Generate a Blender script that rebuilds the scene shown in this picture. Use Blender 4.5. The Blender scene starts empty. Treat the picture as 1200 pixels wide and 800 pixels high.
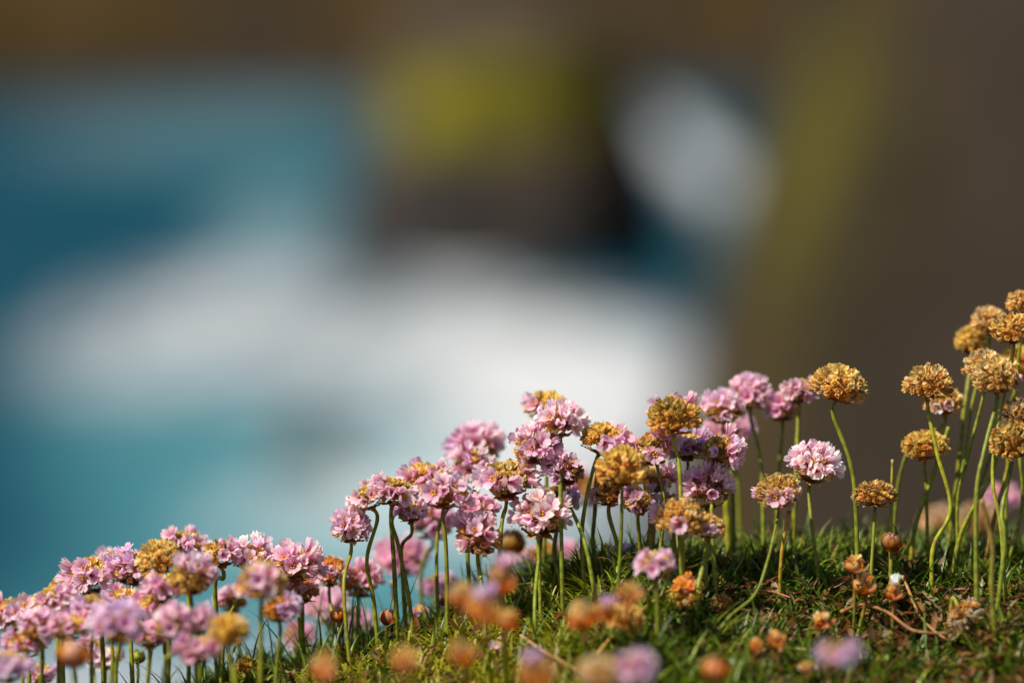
import bpy, math, random
import numpy as np
from mathutils import Vector, Matrix, Quaternion

random.seed(7)
np.random.seed(7)
SC = bpy.context.scene
COL = SC.collection
R = math.radians

# ------------------------------------------------------------------ camera
PITCH = R(6.0)
CAM_Z = 0.30
FOCUS = 1.65
S = 36.0 / 135.0                       # frame width per metre of depth
cam_d = bpy.data.cameras.new('camera')
cam = bpy.data.objects.new('camera', cam_d)
COL.objects.link(cam)
cam.location = (0, 0, CAM_Z)
cam.rotation_euler = (math.pi / 2 - PITCH, 0, 0)
cam_d.sensor_width = 36.0
cam_d.lens = 135.0
cam_d.clip_start = 0.05
cam_d.clip_end = 12000
cam_d.dof.use_dof = True
cam_d.dof.focus_distance = FOCUS
cam_d.dof.aperture_fstop = 2.8
SC.camera = cam

# ------------------------------------------------------------------ light
SUN_EL, SUN_AZ = R(54), R(241)         # azimuth clockwise from +Y: high, from the left
w = bpy.data.worlds.new('World')
SC.world = w
w.use_nodes = True
nt = w.node_tree
nt.nodes.clear()
sky = nt.nodes.new('ShaderNodeTexSky')
sky.sky_type = 'NISHITA'
sky.sun_disc = False
sky.sun_elevation = SUN_EL
sky.sun_rotation = SUN_AZ
bg = nt.nodes.new('ShaderNodeBackground')
bg.inputs['Strength'].default_value = 0.06
wo = nt.nodes.new('ShaderNodeOutputWorld')
nt.links.new(sky.outputs[0], bg.inputs[0])
nt.links.new(bg.outputs[0], wo.inputs[0])
sun_d = bpy.data.lights.new('sun', 'SUN')
sun_d.energy = 5.0
sun_d.angle = R(0.53)
sun_d.color = (1.0, 0.90, 0.74)
sun = bpy.data.objects.new('sun', sun_d)
COL.objects.link(sun)
sdir = Vector((math.sin(SUN_AZ) * math.cos(SUN_EL), math.cos(SUN_AZ) * math.cos(SUN_EL), math.sin(SUN_EL)))
sun.rotation_euler = sdir.to_track_quat('Z', 'Y').to_euler()
sun.location = (0, 0, 60)

SC.view_settings.view_transform = 'Standard'
SC.view_settings.look = 'None'
SC.view_settings.exposure = 0.56
SC.view_settings.gamma = 1.0
SC.render.engine = 'CYCLES'
SC.cycles.use_denoising = True
SC.cycles.max_bounces = 8
SC.cycles.transmission_bounces = 4
SC.cycles.sample_clamp_indirect = 6.0


# ------------------------------------------------------------------ helpers
def at(u, v, D):
    """The point seen at photo pixel (u, v), D metres along the viewing axis."""
    a = (u - 600) / 1200 * S
    b = (400 - v) / 1200 * S
    return Vector((D * a, D * (math.cos(PITCH) + math.sin(PITCH) * b), CAM_Z + D * (-math.sin(PITCH) + math.cos(PITCH) * b)))


def mesh(name, verts, faces, mat=None, col=None, uv=None, smooth=True):
    me = bpy.data.meshes.new(name)
    verts = np.asarray(verts, np.float32)
    if isinstance(faces, np.ndarray):
        k = faces.shape[1]
        nf = len(faces)
        me.vertices.add(len(verts))
        me.vertices.foreach_set('co', verts.ravel())
        me.loops.add(nf * k)
        me.loops.foreach_set('vertex_index', faces.astype(np.int32).ravel())
        me.polygons.add(nf)
        me.polygons.foreach_set('loop_start', np.arange(0, nf * k, k, dtype=np.int32))
        me.update(calc_edges=True)
    else:
        me.from_pydata([tuple(map(float, p)) for p in verts], [], faces)
    if col is not None:
        c = np.ones((len(verts), 4), np.float32)
        c[:, :3] = np.asarray(col, np.float32)
        at_ = me.color_attributes.new('col', 'FLOAT_COLOR', 'POINT')
        at_.data.foreach_set('color', c.ravel())
    if uv is not None:
        uvl = me.uv_layers.new(name='UVMap')
        idx = np.empty(len(me.loops), np.int32)
        me.loops.foreach_get('vertex_index', idx)
        uvl.data.foreach_set('uv', np.asarray(uv, np.float32)[idx].ravel())
    if smooth:
        me.polygons.foreach_set('use_smooth', np.ones(len(me.polygons), bool))
    if mat:
        me.materials.append(mat)
    me.validate()
    me.update()
    return me


def link(name, data, parent=None, M=None):
    o = bpy.data.objects.new(name, data)
    COL.objects.link(o)
    if parent is not None:
        o.parent = parent
    if M is not None:
        o.matrix_basis = M
    return o


def tag(o, label=None, cat=None, group=None, kind=None):
    if label:
        o['label'] = label
    if cat:
        o['category'] = cat
    if group:
        o['group'] = group
    if kind:
        o['kind'] = kind
    return o


def grid_faces(nu, nv, base=0, wrap=False):
    """Quads of a grid stored row after row: nv rows of nu points."""
    f = []
    for j in range(nv - 1):
        for i in range(nu if wrap else nu - 1):
            i2 = (i + 1) % nu
            f.append((base + j * nu + i, base + j * nu + i2, base + (j + 1) * nu + i2, base + (j + 1) * nu + i))
    return f


# value noise, numpy
_tab = np.random.RandomState(3).rand(4096)


def vnoise(x, y, seed=0):
    xi = np.floor(x).astype(np.int64)
    yi = np.floor(y).astype(np.int64)
    fx = x - xi
    fy = y - yi
    fx = fx * fx * (3 - 2 * fx)
    fy = fy * fy * (3 - 2 * fy)

    def h(a, b):
        return _tab[((a * 73856093) ^ (b * 19349663) ^ (seed * 83492791)) & 4095]
    return (h(xi, yi) * (1 - fx) + h(xi + 1, yi) * fx) * (1 - fy) + (h(xi, yi + 1) * (1 - fx) + h(xi + 1, yi + 1) * fx) * fy


def fbm(x, y, oct=4, seed=0):
    s = 0
    a = 0.5
    for k in range(oct):
        s = s + a * vnoise(x * 2 ** k, y * 2 ** k, seed + k)
        a *= 0.5
    return s


# ------------------------------------------------------------------ materials
def base_mat(name):
    m = bpy.data.materials.new(name)
    m.use_nodes = True
    n = m.node_tree
    n.nodes.clear()
    return m, n


def N(n, t, **kw):
    nd = n.nodes.new(t)
    for k, v in kw.items():
        setattr(nd, k, v)
    return nd


def finish(n, colour, rough=0.6, spec=0.3, transl=0.0, transl_gain=1.0, bump=None):
    """Principled surface, part of it translucent; colour is an output socket."""
    p = N(n, 'ShaderNodeBsdfPrincipled')
    p.inputs['Roughness'].default_value = rough
    p.inputs['Specular IOR Level'].default_value = spec
    n.links.new(colour, p.inputs['Base Color'])
    out = N(n, 'ShaderNodeOutputMaterial')
    if bump is not None:
        n.links.new(bump, p.inputs['Normal'])
    if transl > 0:
        t = N(n, 'ShaderNodeBsdfTranslucent')
        g = N(n, 'ShaderNodeMixRGB', blend_type='MULTIPLY')
        g.inputs[0].default_value = 1.0
        g.inputs[2].default_value = (transl_gain, transl_gain, transl_gain, 1)
        n.links.new(colour, g.inputs[1])
        n.links.new(g.outputs[0], t.inputs[0])
        mx = N(n, 'ShaderNodeMixShader')
        mx.inputs[0].default_value = transl
        n.links.new(p.outputs[0], mx.inputs[1])
        n.links.new(t.outputs[0], mx.inputs[2])
        n.links.new(mx.outputs[0], out.inputs[0])
    else:
        n.links.new(p.outputs[0], out.inputs[0])
    return p


def vcol_mat(name, rough=0.6, spec=0.3, transl=0.0, scale=900.0, amount=0.35, bump=0.0, bump_dist=0.0003, gain=1.0):
    """Colour attribute 'col', broken up by a fine noise."""
    m, n = base_mat(name)
    a = N(n, 'ShaderNodeAttribute', attribute_name='col')
    tc = N(n, 'ShaderNodeTexCoord')
    nz = N(n, 'ShaderNodeTexNoise')
    nz.inputs['Scale'].default_value = scale
    nz.inputs['Detail'].default_value = 4
    n.links.new(tc.outputs['Object'], nz.inputs['Vector'])
    mr = N(n, 'ShaderNodeMapRange')
    mr.inputs['From Min'].default_value = 0.3
    mr.inputs['From Max'].default_value = 0.7
    mr.inputs['To Min'].default_value = 1 - amount
    mr.inputs['To Max'].default_value = 1 + amount
    n.links.new(nz.outputs['Fac'], mr.inputs['Value'])
    oi = N(n, 'ShaderNodeObjectInfo')
    mu = N(n, 'ShaderNodeMixRGB', blend_type='MULTIPLY')
    mu.inputs[0].default_value = 1.0
    n.links.new(a.outputs['Color'], mu.inputs[1])
    n.links.new(mr.outputs[0], mu.inputs[2])
    bsock = None
    if bump > 0:
        b = N(n, 'ShaderNodeBump')
        b.inputs['Strength'].default_value = bump
        b.inputs['Distance'].default_value = bump_dist
        n.links.new(nz.outputs['Fac'], b.inputs['Height'])
        bsock = b.outputs[0]
    finish(n, mu.outputs[0], rough, spec, transl, gain, bsock)
    return m


def uv_ramp_mat(name, stops, rough=0.6, spec=0.2, transl=0.3, veins=0.0, vein_col=(0.45, 0.08, 0.28, 1), vary=0.18, gain=1.0, tinted=False, hue=0.5):
    """A colour ramp along the piece (UV y), optional veins across (UV x), small shifts from piece to piece."""
    m, n = base_mat(name)
    uv = N(n, 'ShaderNodeUVMap')
    sp = N(n, 'ShaderNodeSeparateXYZ')
    n.links.new(uv.outputs[0], sp.inputs[0])
    rp = N(n, 'ShaderNodeValToRGB')
    el = rp.color_ramp.elements
    while len(el) < len(stops):
        el.new(0.5)
    for e, (p, c) in zip(el, stops):
        e.position = p
        e.color = (*c, 1)
    n.links.new(sp.outputs['Y'], rp.inputs[0])
    colour = rp.outputs[0]
    if veins > 0:
        # five fine lines fanning out from the claw
        m1 = N(n, 'ShaderNodeMath', operation='MULTIPLY')
        m1.inputs[1].default_value = 15.7
        n.links.new(sp.outputs['X'], m1.inputs[0])
        m2 = N(n, 'ShaderNodeMath', operation='COSINE')
        n.links.new(m1.outputs[0], m2.inputs[0])
        m3 = N(n, 'ShaderNodeMapRange')
        m3.inputs['From Min'].default_value = 0.55
        m3.inputs['From Max'].default_value = 1.0
        n.links.new(m2.outputs[0], m3.inputs['Value'])
        m4 = N(n, 'ShaderNodeMapRange')
        m4.inputs['From Min'].default_value = 0.95
        m4.inputs['From Max'].default_value = 0.3
        m4.inputs['To Max'].default_value = veins
        n.links.new(sp.outputs['Y'], m4.inputs['Value'])
        m5 = N(n, 'ShaderNodeMath', operation='MULTIPLY')
        n.links.new(m3.outputs[0], m5.inputs[0])
        n.links.new(m4.outputs[0], m5.inputs[1])
        mx = N(n, 'ShaderNodeMixRGB')
        mx.inputs[2].default_value = vein_col
        n.links.new(m5.outputs[0], mx.inputs[0])
        n.links.new(colour, mx.inputs[1])
        colour = mx.outputs[0]
    oi = N(n, 'ShaderNodeObjectInfo')
    mr = N(n, 'ShaderNodeMapRange')
    mr.inputs['To Min'].default_value = 1 - vary
    mr.inputs['To Max'].default_value = 1 + vary
    n.links.new(oi.outputs['Random'], mr.inputs['Value'])
    hs = N(n, 'ShaderNodeHueSaturation')
    n.links.new(mr.outputs[0], hs.inputs['Saturation'])
    mr2 = N(n, 'ShaderNodeMapRange')
    mr2.inputs['To Min'].default_value = 1 + vary * 0.5
    mr2.inputs['To Max'].default_value = 1 - vary * 0.5
    n.links.new(oi.outputs['Random'], mr2.inputs['Value'])
    n.links.new(mr2.outputs[0], hs.inputs['Value'])
    hs.inputs['Hue'].default_value = hue
    n.links.new(colour, hs.inputs['Color'])
    colour = hs.outputs[0]
    if tinted:
        mt = N(n, 'ShaderNodeMixRGB', blend_type='MULTIPLY')
        mt.inputs[0].default_value = 1.0
        n.links.new(colour, mt.inputs[1])
        n.links.new(oi.outputs['Color'], mt.inputs[2])
        colour = mt.outputs[0]
    finish(n, colour, rough, spec, transl, gain)
    return m


PETAL = uv_ramp_mat('pink_petal', [(0.0, (0.74, 0.52, 0.30)), (0.24, (0.74, 0.32, 0.50)), (0.55, (0.89, 0.53, 0.72)), (1.0, (0.96, 0.82, 0.89))],
                    rough=0.55, spec=0.25, transl=0.54, veins=0.7, tinted=True)
CALYX = uv_ramp_mat('floret_calyx', [(0.0, (0.50, 0.22, 0.04)), (0.5, (0.64, 0.30, 0.11)), (0.8, (0.72, 0.44, 0.27)), (1.0, (0.80, 0.58, 0.42))], transl=0.45, vary=0.25)
STAMEN = uv_ramp_mat('stamens', [(0.0, (0.75, 0.62, 0.25)), (0.6, (0.80, 0.62, 0.18)), (1.0, (0.85, 0.55, 0.04))], transl=0.15, vary=0.1)
BRACT = uv_ramp_mat('brown_bract', [(0.0, (0.30, 0.085, 0.015)), (0.45, (0.46, 0.17, 0.035)), (0.75, (0.60, 0.34, 0.12)), (1.0, (0.72, 0.52, 0.28))], transl=0.48, vary=0.3, tinted=True, veins=0.25,
                    vein_col=(0.12, 0.04, 0.01, 1))
PAPERY = vcol_mat('papery_calyx', rough=0.65, spec=0.2, transl=0.5, scale=700, amount=0.2, gain=1.25)
STEM = vcol_mat('flower_stem', rough=0.5, spec=0.35, transl=0.0, scale=320, amount=0.45, bump=0.5)
BLADE = vcol_mat('turf_leaf', rough=0.42, spec=0.4, transl=0.25, scale=400, amount=0.3, gain=1.4)
SOIL = vcol_mat('mossy_soil', rough=0.95, spec=0.1, scale=160, amount=0.6, bump=0.8, bump_dist=0.004)
ROCK = vcol_mat('weathered_rock', rough=0.9, spec=0.2, scale=0.35, amount=0.45, bump=0.7, bump_dist=0.6)

# ------------------------------------------------------------------ the sea
SEA = -20.0


def sea_pt(u, v):
    """Where the sight line through a photo pixel meets the water."""
    p = at(u, v, 1.0) - cam.location
    k = (SEA - CAM_Z) / p.z
    return p.x * k, p.y * k


def sea_cover(X, Y):
    """Share of foam (0..1) and of milky, aerated water (0..1) over the sea surface."""
    warp = 6 * (fbm(X / 14, Y / 20, 3, 11) - 0.45)
    warp2 = 14 * (fbm(X / 14, Y / 20, 3, 17) - 0.45)
    foam = np.zeros_like(X)
    milk = np.zeros_like(X)
    # (u, v, half width px, half height px, strength, foam or milk)
    blobs = [(590, 425, 210, 75, 0.95, 0), (640, 480, 190, 90, 0.95, 0), (540, 335, 60, 35, 0.75, 0), (330, 405, 200, 80, 0.52, 0), (170, 400, 140, 75, 0.38, 0),
             (480, 560, 190, 70, 0.55, 0), (240, 460, 90, 30, -0.3, 0), (90, 470, 90, 40, -0.35, 0), (770, 440, 80, 60, 0.22, 0), (560, 560, 260, 90, 0.50, 0), (300, 610, 130, 70, 0.25, 0), (640, 640, 260, 80, 0.25, 0),
             (828, 205, 44, 85, 0.85, 0), (826, 190, 42, 50, 0.4, 0),
             (280, 340, 140, 40, 0.30, 0), (330, 270, 90, 50, 0.18, 0), (220, 150, 260, 50, 0.10, 0), (110, 830, 200, 70, 0.6, 0), (300, 810, 200, 60, 0.4, 0),
             (330, 570, 300, 130, 0.7, 1), (250, 690, 320, 130, 0.6, 1), (280, 165, 240, 45, 0.36, 1), (180, 490, 190, 80, 0.6, 1), (340, 260, 110, 60, 0.5, 1), (420, 640, 260, 140, 0.7, 1), (815, 280, 80, 30, 0.25, 1)]
    for u, v, hw, hh, s, k in blobs:
        cx, cy = sea_pt(u, v)
        x1, _ = sea_pt(u + hw, v)
        _, y0 = sea_pt(u, v + hh)
        _, y1 = sea_pt(u, max(v - hh, 70))
        rx = abs(x1 - cx)
        dx = (X + warp - cx) / rx
        dyv = (Y + warp2 - cy)
        ry = np.where(dyv > 0, max(y1 - cy, 4), max(cy - y0, 4))
        e = np.clip(1.25 - np.sqrt(dx * dx + (dyv / ry) ** 2), 0, 1)
        e = s * e * e * (3 - 2 * e)
        if k == 0:
            foam = 1 - (1 - foam) * (1 - e) if s > 0 else foam * (1 + e)
        else:
            milk = 1 - (1 - milk) * (1 - e)
    return foam, milk


def sea_axis(lo, hi, step, far):
    mid = np.arange(lo, hi + step, step)
    k = np.geomspace(step, far, 18)
    return np.concatenate([lo - k[::-1], mid, hi + k])


xs = sea_axis(-70, 45, 0.9, 6000)
ys = sea_axis(70, 540, 1.5, 6000)
X, Y = np.meshgrid(xs, ys)
foam, milk = sea_cover(X, Y)
lace = fbm(X / 1.6, Y / 3.0, 4, 31)                     # foam breaks into streaks and lace
cover = np.clip(foam * 1.05 + (lace - 0.47) * 1.5 * np.clip(foam * 3, 0, 1) * np.clip((1 - foam) * 3, 0, 1), 0, 1)
cover = np.where(foam < 0.02, 0, cover) * np.clip(0.64 + 0.5 * (fbm(X / 4, Y / 7, 3, 43) - 0.44), 0.3, 0.85)   # torn foam, its cover also thinned to stand in for cloud shade
swell = np.sin(Y * 0.42 + 2.2 * fbm(X / 20, Y / 30, 2, 5)) * 0.25 + 0.5 * (fbm(X / 3, Y / 5, 3, 9) - 0.45)
near = (np.abs(X + 12) < 62) & (Y > 60) & (Y < 560)
Z = SEA + np.where(near, swell + 0.5 * cover * (fbm(X / 1.2, Y / 1.6, 3, 41) - 0.3), 0)
deep = np.array([0.000, 0.036, 0.060])
pale = np.array([0.045, 0.180, 0.222])
white = np.array([0.69, 0.72, 0.78])
c = deep + (pale - deep) * milk[..., None]
c = c + (white - c) * cover[..., None]
WATER = vcol_mat('sea_water', rough=0.35, spec=0.02, scale=0.5, amount=0.15, bump=0.25, bump_dist=0.3)
nu, nv = len(xs), len(ys)
ii = (np.arange(nv - 1)[:, None] * nu + np.arange(nu - 1)[None, :]).ravel()
me = mesh('water', np.stack([X, Y, Z], -1).reshape(-1, 3), np.stack([ii, ii + 1, ii + nu + 1, ii + nu], 1), WATER, c.reshape(-1, 3))
tag(link('water', me), kind='structure')

# ------------------------------------------------------------------ the cliffs across the bay
xs = np.arange(-420, 421, 3.0)
xs = np.unique(np.concatenate([xs, np.arange(-6, 60, 1.2)]))
ys = np.unique(np.concatenate([np.arange(70, 320, 2.0), np.arange(320, 900, 5.0)]))
X, Y = np.meshgrid(xs, ys)
rough = fbm(X / 9, Y / 9, 5, 51) - 0.47
big = fbm(X / 40, Y / 40, 3, 57) - 0.45
xb = np.interp(Y, [70, 90, 110, 129, 163, 230, 300, 400, 500, 900], [18, 7, 4.0, 5.2, 9.0, 16.5, 21.5, 29, 37, 70])
dr = X - xb + 5 * rough + 2 * big
df = Y - (505 + 25 * big - 0.02 * X) + 14 * rough
hr = np.where(dr > 0, 48 * (1 - np.exp(-np.clip(dr, 0, None) / 13)), np.clip(dr, -6, 0) * 1.5)
hf = np.where(df > 0, 62 * (1 - np.exp(-np.clip(df, 0, None) / 45)), np.clip(df, -6, 0) * 1.0)
H = np.maximum(hr, hf)
H = H + np.clip(H, 0, 12) / 12 * (6.5 * rough + 8 * (fbm(X / 3.2, Y / 3.2, 3, 63) - 0.45))
Z = SEA + H
rock_d = np.array([0.0175, 0.0118, 0.0070])  # rock and heath colours darkened to stand in for shade on the sunlit face
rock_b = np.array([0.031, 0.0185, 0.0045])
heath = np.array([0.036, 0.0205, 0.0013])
olive = np.array([0.066, 0.058, 0.001])
g1 = np.clip((fbm(X / 18, Y / 26, 4, 71) - 0.40) * 6, 0, 1)
g2 = np.clip((fbm(X / 12, Y / 18, 4, 77) - 0.46) * 7, 0, 1)


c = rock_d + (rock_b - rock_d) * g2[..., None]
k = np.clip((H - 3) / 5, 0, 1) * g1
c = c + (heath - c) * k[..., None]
# a grassy ledge on the near headland
ol = np.clip(1.5 - np.sqrt((X - 8.0) ** 2 + (Z + 5.6) ** 2 + ((Y - 108) * 0.30) ** 2) / 3.6, 0, 1) * np.clip(0.35 + g2, 0, 1)
c = c + (olive - c) * ol[..., None]
wet = np.clip(1 - H / 2.5, 0, 1)                       # black tide line
c = c * (1 - 0.5 * wet[..., None])
c = c * np.where(hf > hr, 1.1, 1.0)[..., None]            # the far cliff is slightly lighter
nu, nv = len(xs), len(ys)
ii = (np.arange(nv - 1)[:, None] * nu + np.arange(nu - 1)[None, :]).ravel()
q = np.stack([ii, ii + 1, ii + nu + 1, ii + nu], 1)
keep = (H.ravel()[q].max(1) > -5.5)
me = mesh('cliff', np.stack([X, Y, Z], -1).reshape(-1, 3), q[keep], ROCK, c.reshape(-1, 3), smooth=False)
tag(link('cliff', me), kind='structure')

# sea stack in the middle of the bay: bare rock with a mossy green crown
SD = 228.0


def make_stack():
    p = at(585, 330, SD)
    root = link('sea_stack', None)
    root.location = (p.x, p.y + 6, SEA)
    tag(root, 'dark rock sea stack with a yellow green grassy crown, standing in white surf', 'sea stack')
    gx = np.linspace(-13, 13, 80)
    gy = np.linspace(-10, 10, 60)
    A, B = np.meshgrid(gx, gy)
    ro = fbm(A / 4 + 30, B / 4 + 9, 4, 91) - 0.47
    th = np.arctan2(B / 0.85, A)
    rad = np.sqrt(A ** 2 + (B / 0.85) ** 2) + 2.6 * ro
    edge = 9.6 + 0.5 * np.clip(np.cos(th), 0, 1) + 0.7 * np.sin(3 * th + 1) + 0.5 * np.sin(5 * th)
    t = np.clip((edge - rad) / 4.2, -0.5, 1)
    top = 16.5 - 0.035 * (A + 0.5) ** 2 + 0.28 * B + 1.5 * ro
    top = np.where(A > 3, top - (A - 3) * 0.12, top)
    Hh = np.where(t > 0, top * t ** 0.55, t * 8) + np.clip(t * 5, 0, 1) * 1.4 * (fbm(A / 1.3, B / 1.3, 3, 97) - .45)
    c = np.array([0.023, 0.021, 0.021]) + np.array([0.045, 0.026, 0.008]) * np.clip((fbm(A / 3, B / 3, 3, 99) - .38) * 4, 0, 1)[..., None] * np.clip((Hh[..., None] - 4) / 4, 0, 1)
    n1, n2 = len(gx), len(gy)
    ii = (np.arange(n2 - 1)[:, None] * n1 + np.arange(n1 - 1)[None, :]).ravel()
    q = np.stack([ii, ii + 1, ii + n1 + 1, ii + n1], 1)
    P = np.stack([A, B, Hh], -1).reshape(-1, 3)
    link('rock', mesh('rock', P, q, ROCK, c.reshape(-1, 3), smooth=False), root)
    # turf crown: the higher, seaward-facing slope, laid over the rock
    wob = 2.0 * (fbm(A / 2, B / 2, 3, 101) - .45) + 0.12 * A
    g = (Hh > 7.6 + wob) & (Hh < 13.4 + wob) & (A > -6.6) & (A < 6.4)
    G = P.copy()
    G[:, 2] += 0.12 + 0.25 * fbm(A / 0.8, B / 0.8, 3, 103).ravel()
    kq = g.ravel()[q].all(1)
    cc = np.array([0.105, 0.096, 0.002]) * (0.7 + 0.7 * fbm(A / 2.5, B / 2.5, 3, 105))[..., None]
    link('grass_crown', mesh('grass_crown', G, q[kq], ROCK, cc.reshape(-1, 3)), root)


make_stack()


def sea_rock(u, v, hw, hgt, label, seed):
    x, y = sea_pt(u, v)
    D = y / math.cos(PITCH)
    r = hw / 1200 * S * D
    ph = np.linspace(0, 2 * math.pi, 29)[:-1]
    lv = np.linspace(0, 1, 9)
    vs, cs = [], []
    for t in lv:
        for a in ph:
            k = 1 + 0.5 * float(fbm(np.array([math.cos(a) * 1.5 + seed]), np.array([math.sin(a) * 1.5 + t * 2]), 3, seed)[0] - .4)
            rr = r * k * math.cos(t * math.pi / 2) ** 0.6
            vs.append((rr * math.cos(a), rr * math.sin(a) * 0.8, -1.0 + (hgt + 1.0) * math.sin(t * math.pi / 2) * (0.8 + 0.4 * k - .2)))
            cs.append((0.085, 0.075, 0.07))
    o = link('sea_rock', mesh('sea_rock', vs, grid_faces(28, 9, wrap=True), ROCK, cs, smooth=False))
    o.location = (x, y, SEA)
    tag(o, label, 'rock')


sea_rock(372, 560, 40, 2.4, 'low grey rock awash in the pale surf left of centre', 5)
sea_rock(650, 392, 22, 1.0, 'low brownish rock in the white surf below the sea stack', 8)

# ------------------------------------------------------------------ the near ground: a turf hummock on the cliff edge
CREST = [(-200, 960), (0, 885), (200, 838), (330, 792), (400, 764), (450, 748), (500, 733), (600, 703), (700, 672), (800, 656), (900, 650), (1000, 650), (1200, 660), (1500, 680)]
_ru = [0, 500, 700, 900, 1200]
_ry = [1.64, 1.66, 1.68, 1.70, 1.70]
_cx, _cz, _cy = [], [], []
for u, v in CREST:
    b = (400 - v) / 1200 * S
    yr = float(np.interp(u, _ru, _ry))
    D = yr / (math.cos(PITCH) + math.sin(PITCH) * b)
    p = at(u, v, D)
    _cx.append(p.x)
    _cz.append(p.z - 0.001)
    _cy.append(yr)
_cx = [-60] + _cx
_cz = [_cz[0] - 0.55 * (_cx[1] + 60)] + _cz
_cy = [_cy[0]] + _cy


def ground_z(x, y):
    x = np.asarray(x, float)
    y = np.asarray(y, float)
    z = np.interp(x, _cx, _cz)
    ridge = np.interp(x, _cx, _cy)
    z = z - 0.40 * np.clip(ridge - 0.04 - y, 0, 0.6) ** 1.15 / 0.6 ** 0.15
    t = np.clip(y - ridge, 0, None)
    z = z - 1.2 * t * t / (t + 0.10)
    f = np.clip(1.45 - y, 0, None)
    z = z - 0.10 * f * f / (f + 0.3)
    k = np.exp(-(x ** 2 + (y - 1.6) ** 2) / 4)
    z = z + k * (0.022 * (fbm(x / 0.055, y / 0.055, 2, 21) - 0.40) + 0.008 * (fbm(x / 0.02, y / 0.02, 2, 23) - 0.4)) * np.where(x > -0.1, 1, 1)
    z = z + (1 - k) * 0.6 * (fbm(x / 2.5, y / 2.5, 4, 25) - 0.45) * np.clip((np.hypot(x, y - 1.6) - 1.5) / 3, 0, 1)
    return np.maximum(z, SEA - 3)


def gz(x, y):
    return float(ground_z(np.array([x]), np.array([y]))[0])


def hit(u, v):
    """The ground point seen at a photo pixel."""
    for D in np.arange(1.2, 2.0, 0.004):
        p = at(u, v, float(D))
        if p.z <= gz(p.x, p.y) + 0.008:
            return Vector((p.x, p.y, gz(p.x, p.y)))
    return None


def g_axis(lo, hi, step, far):
    mid = np.arange(lo, hi, step)
    k = np.geomspace(step * 1.5, far, 46)
    return np.concatenate([lo - k[::-1], mid, hi + k])


xs = g_axis(-0.45, 0.55, 0.006, 70)
ys = g_axis(1.05, 2.1, 0.006, 60)
X, Y = np.meshgrid(xs, ys)
Z = ground_z(X, Y)
c = np.array([0.030, 0.022, 0.010]) + np.array([0.02, 0.035, -0.002]) * np.clip((fbm(X / 0.05, Y / 0.05, 3, 27) - .35) * 3, 0, 1)[..., None]
nu, nv = len(xs), len(ys)
ii = (np.arange(nv - 1)[:, None] * nu + np.arange(nu - 1)[None, :]).ravel()
me = mesh('ground', np.stack([X, Y, Z], -1).reshape(-1, 3), np.stack([ii, ii + 1, ii + nu + 1, ii + nu], 1), SOIL, c.reshape(-1, 3))
tag(link('ground', me), kind='structure')


# ------------------------------------------------------------------ turf: cushions of narrow leaves
def blades(px, py, length, az, lean, curl, width, colr, segs=5, lift=0.0):
    """Many narrow, channelled, arching leaves as one vertex block."""
    n = len(px)
    t = np.linspace(0, 1, segs + 1)
    ang = lean[:, None] + curl[:, None] * t[None, :] ** 1.3          # angle from vertical
    ds = length[:, None] / segs
    rx = np.cumsum(np.concatenate([np.zeros((n, 1)), np.sin(ang[:, :-1]) * ds], 1), 1)
    rz = np.cumsum(np.concatenate([np.zeros((n, 1)), np.cos(ang[:, :-1]) * ds], 1), 1)
    ca, sa = np.cos(az)[:, None], np.sin(az)[:, None]
    pz = ground_z(px, py) - 0.002 + lift
    cx = px[:, None] + rx * ca
    cy = py[:, None] + rx * sa
    cz = pz[:, None] + rz
    wv = width[:, None] * np.clip(1.0 - t[None, :] ** 3, 0.06, 1) * (0.75 + 0.25 * np.sin(math.pi * t)[None, :])
    ox, oy = -sa * wv, ca * wv
    V = np.empty((n, segs + 1, 3, 3), np.float32)
    V[:, :, 0] = np.stack([cx - ox, cy - oy, cz + 0.25 * wv], -1)
    V[:, :, 1] = np.stack([cx, cy, cz - 0.25 * wv], -1)
    V[:, :, 2] = np.stack([cx + ox, cy + oy, cz + 0.25 * wv], -1)
    C = np.empty((n, segs + 1, 3, 3), np.float32)
    C[:] = colr[:, None, None, :]
    idx = np.arange(n)[:, None, None] * (segs + 1) * 3 + np.arange(segs)[None, :, None] * 3 + np.arange(2)[None, None, :]
    q = np.stack([idx, idx + 1, idx + 4, idx + 3], -1).reshape(-1, 4)
    return V.reshape(-1, 3), q, C.reshape(-1, 3)


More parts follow.
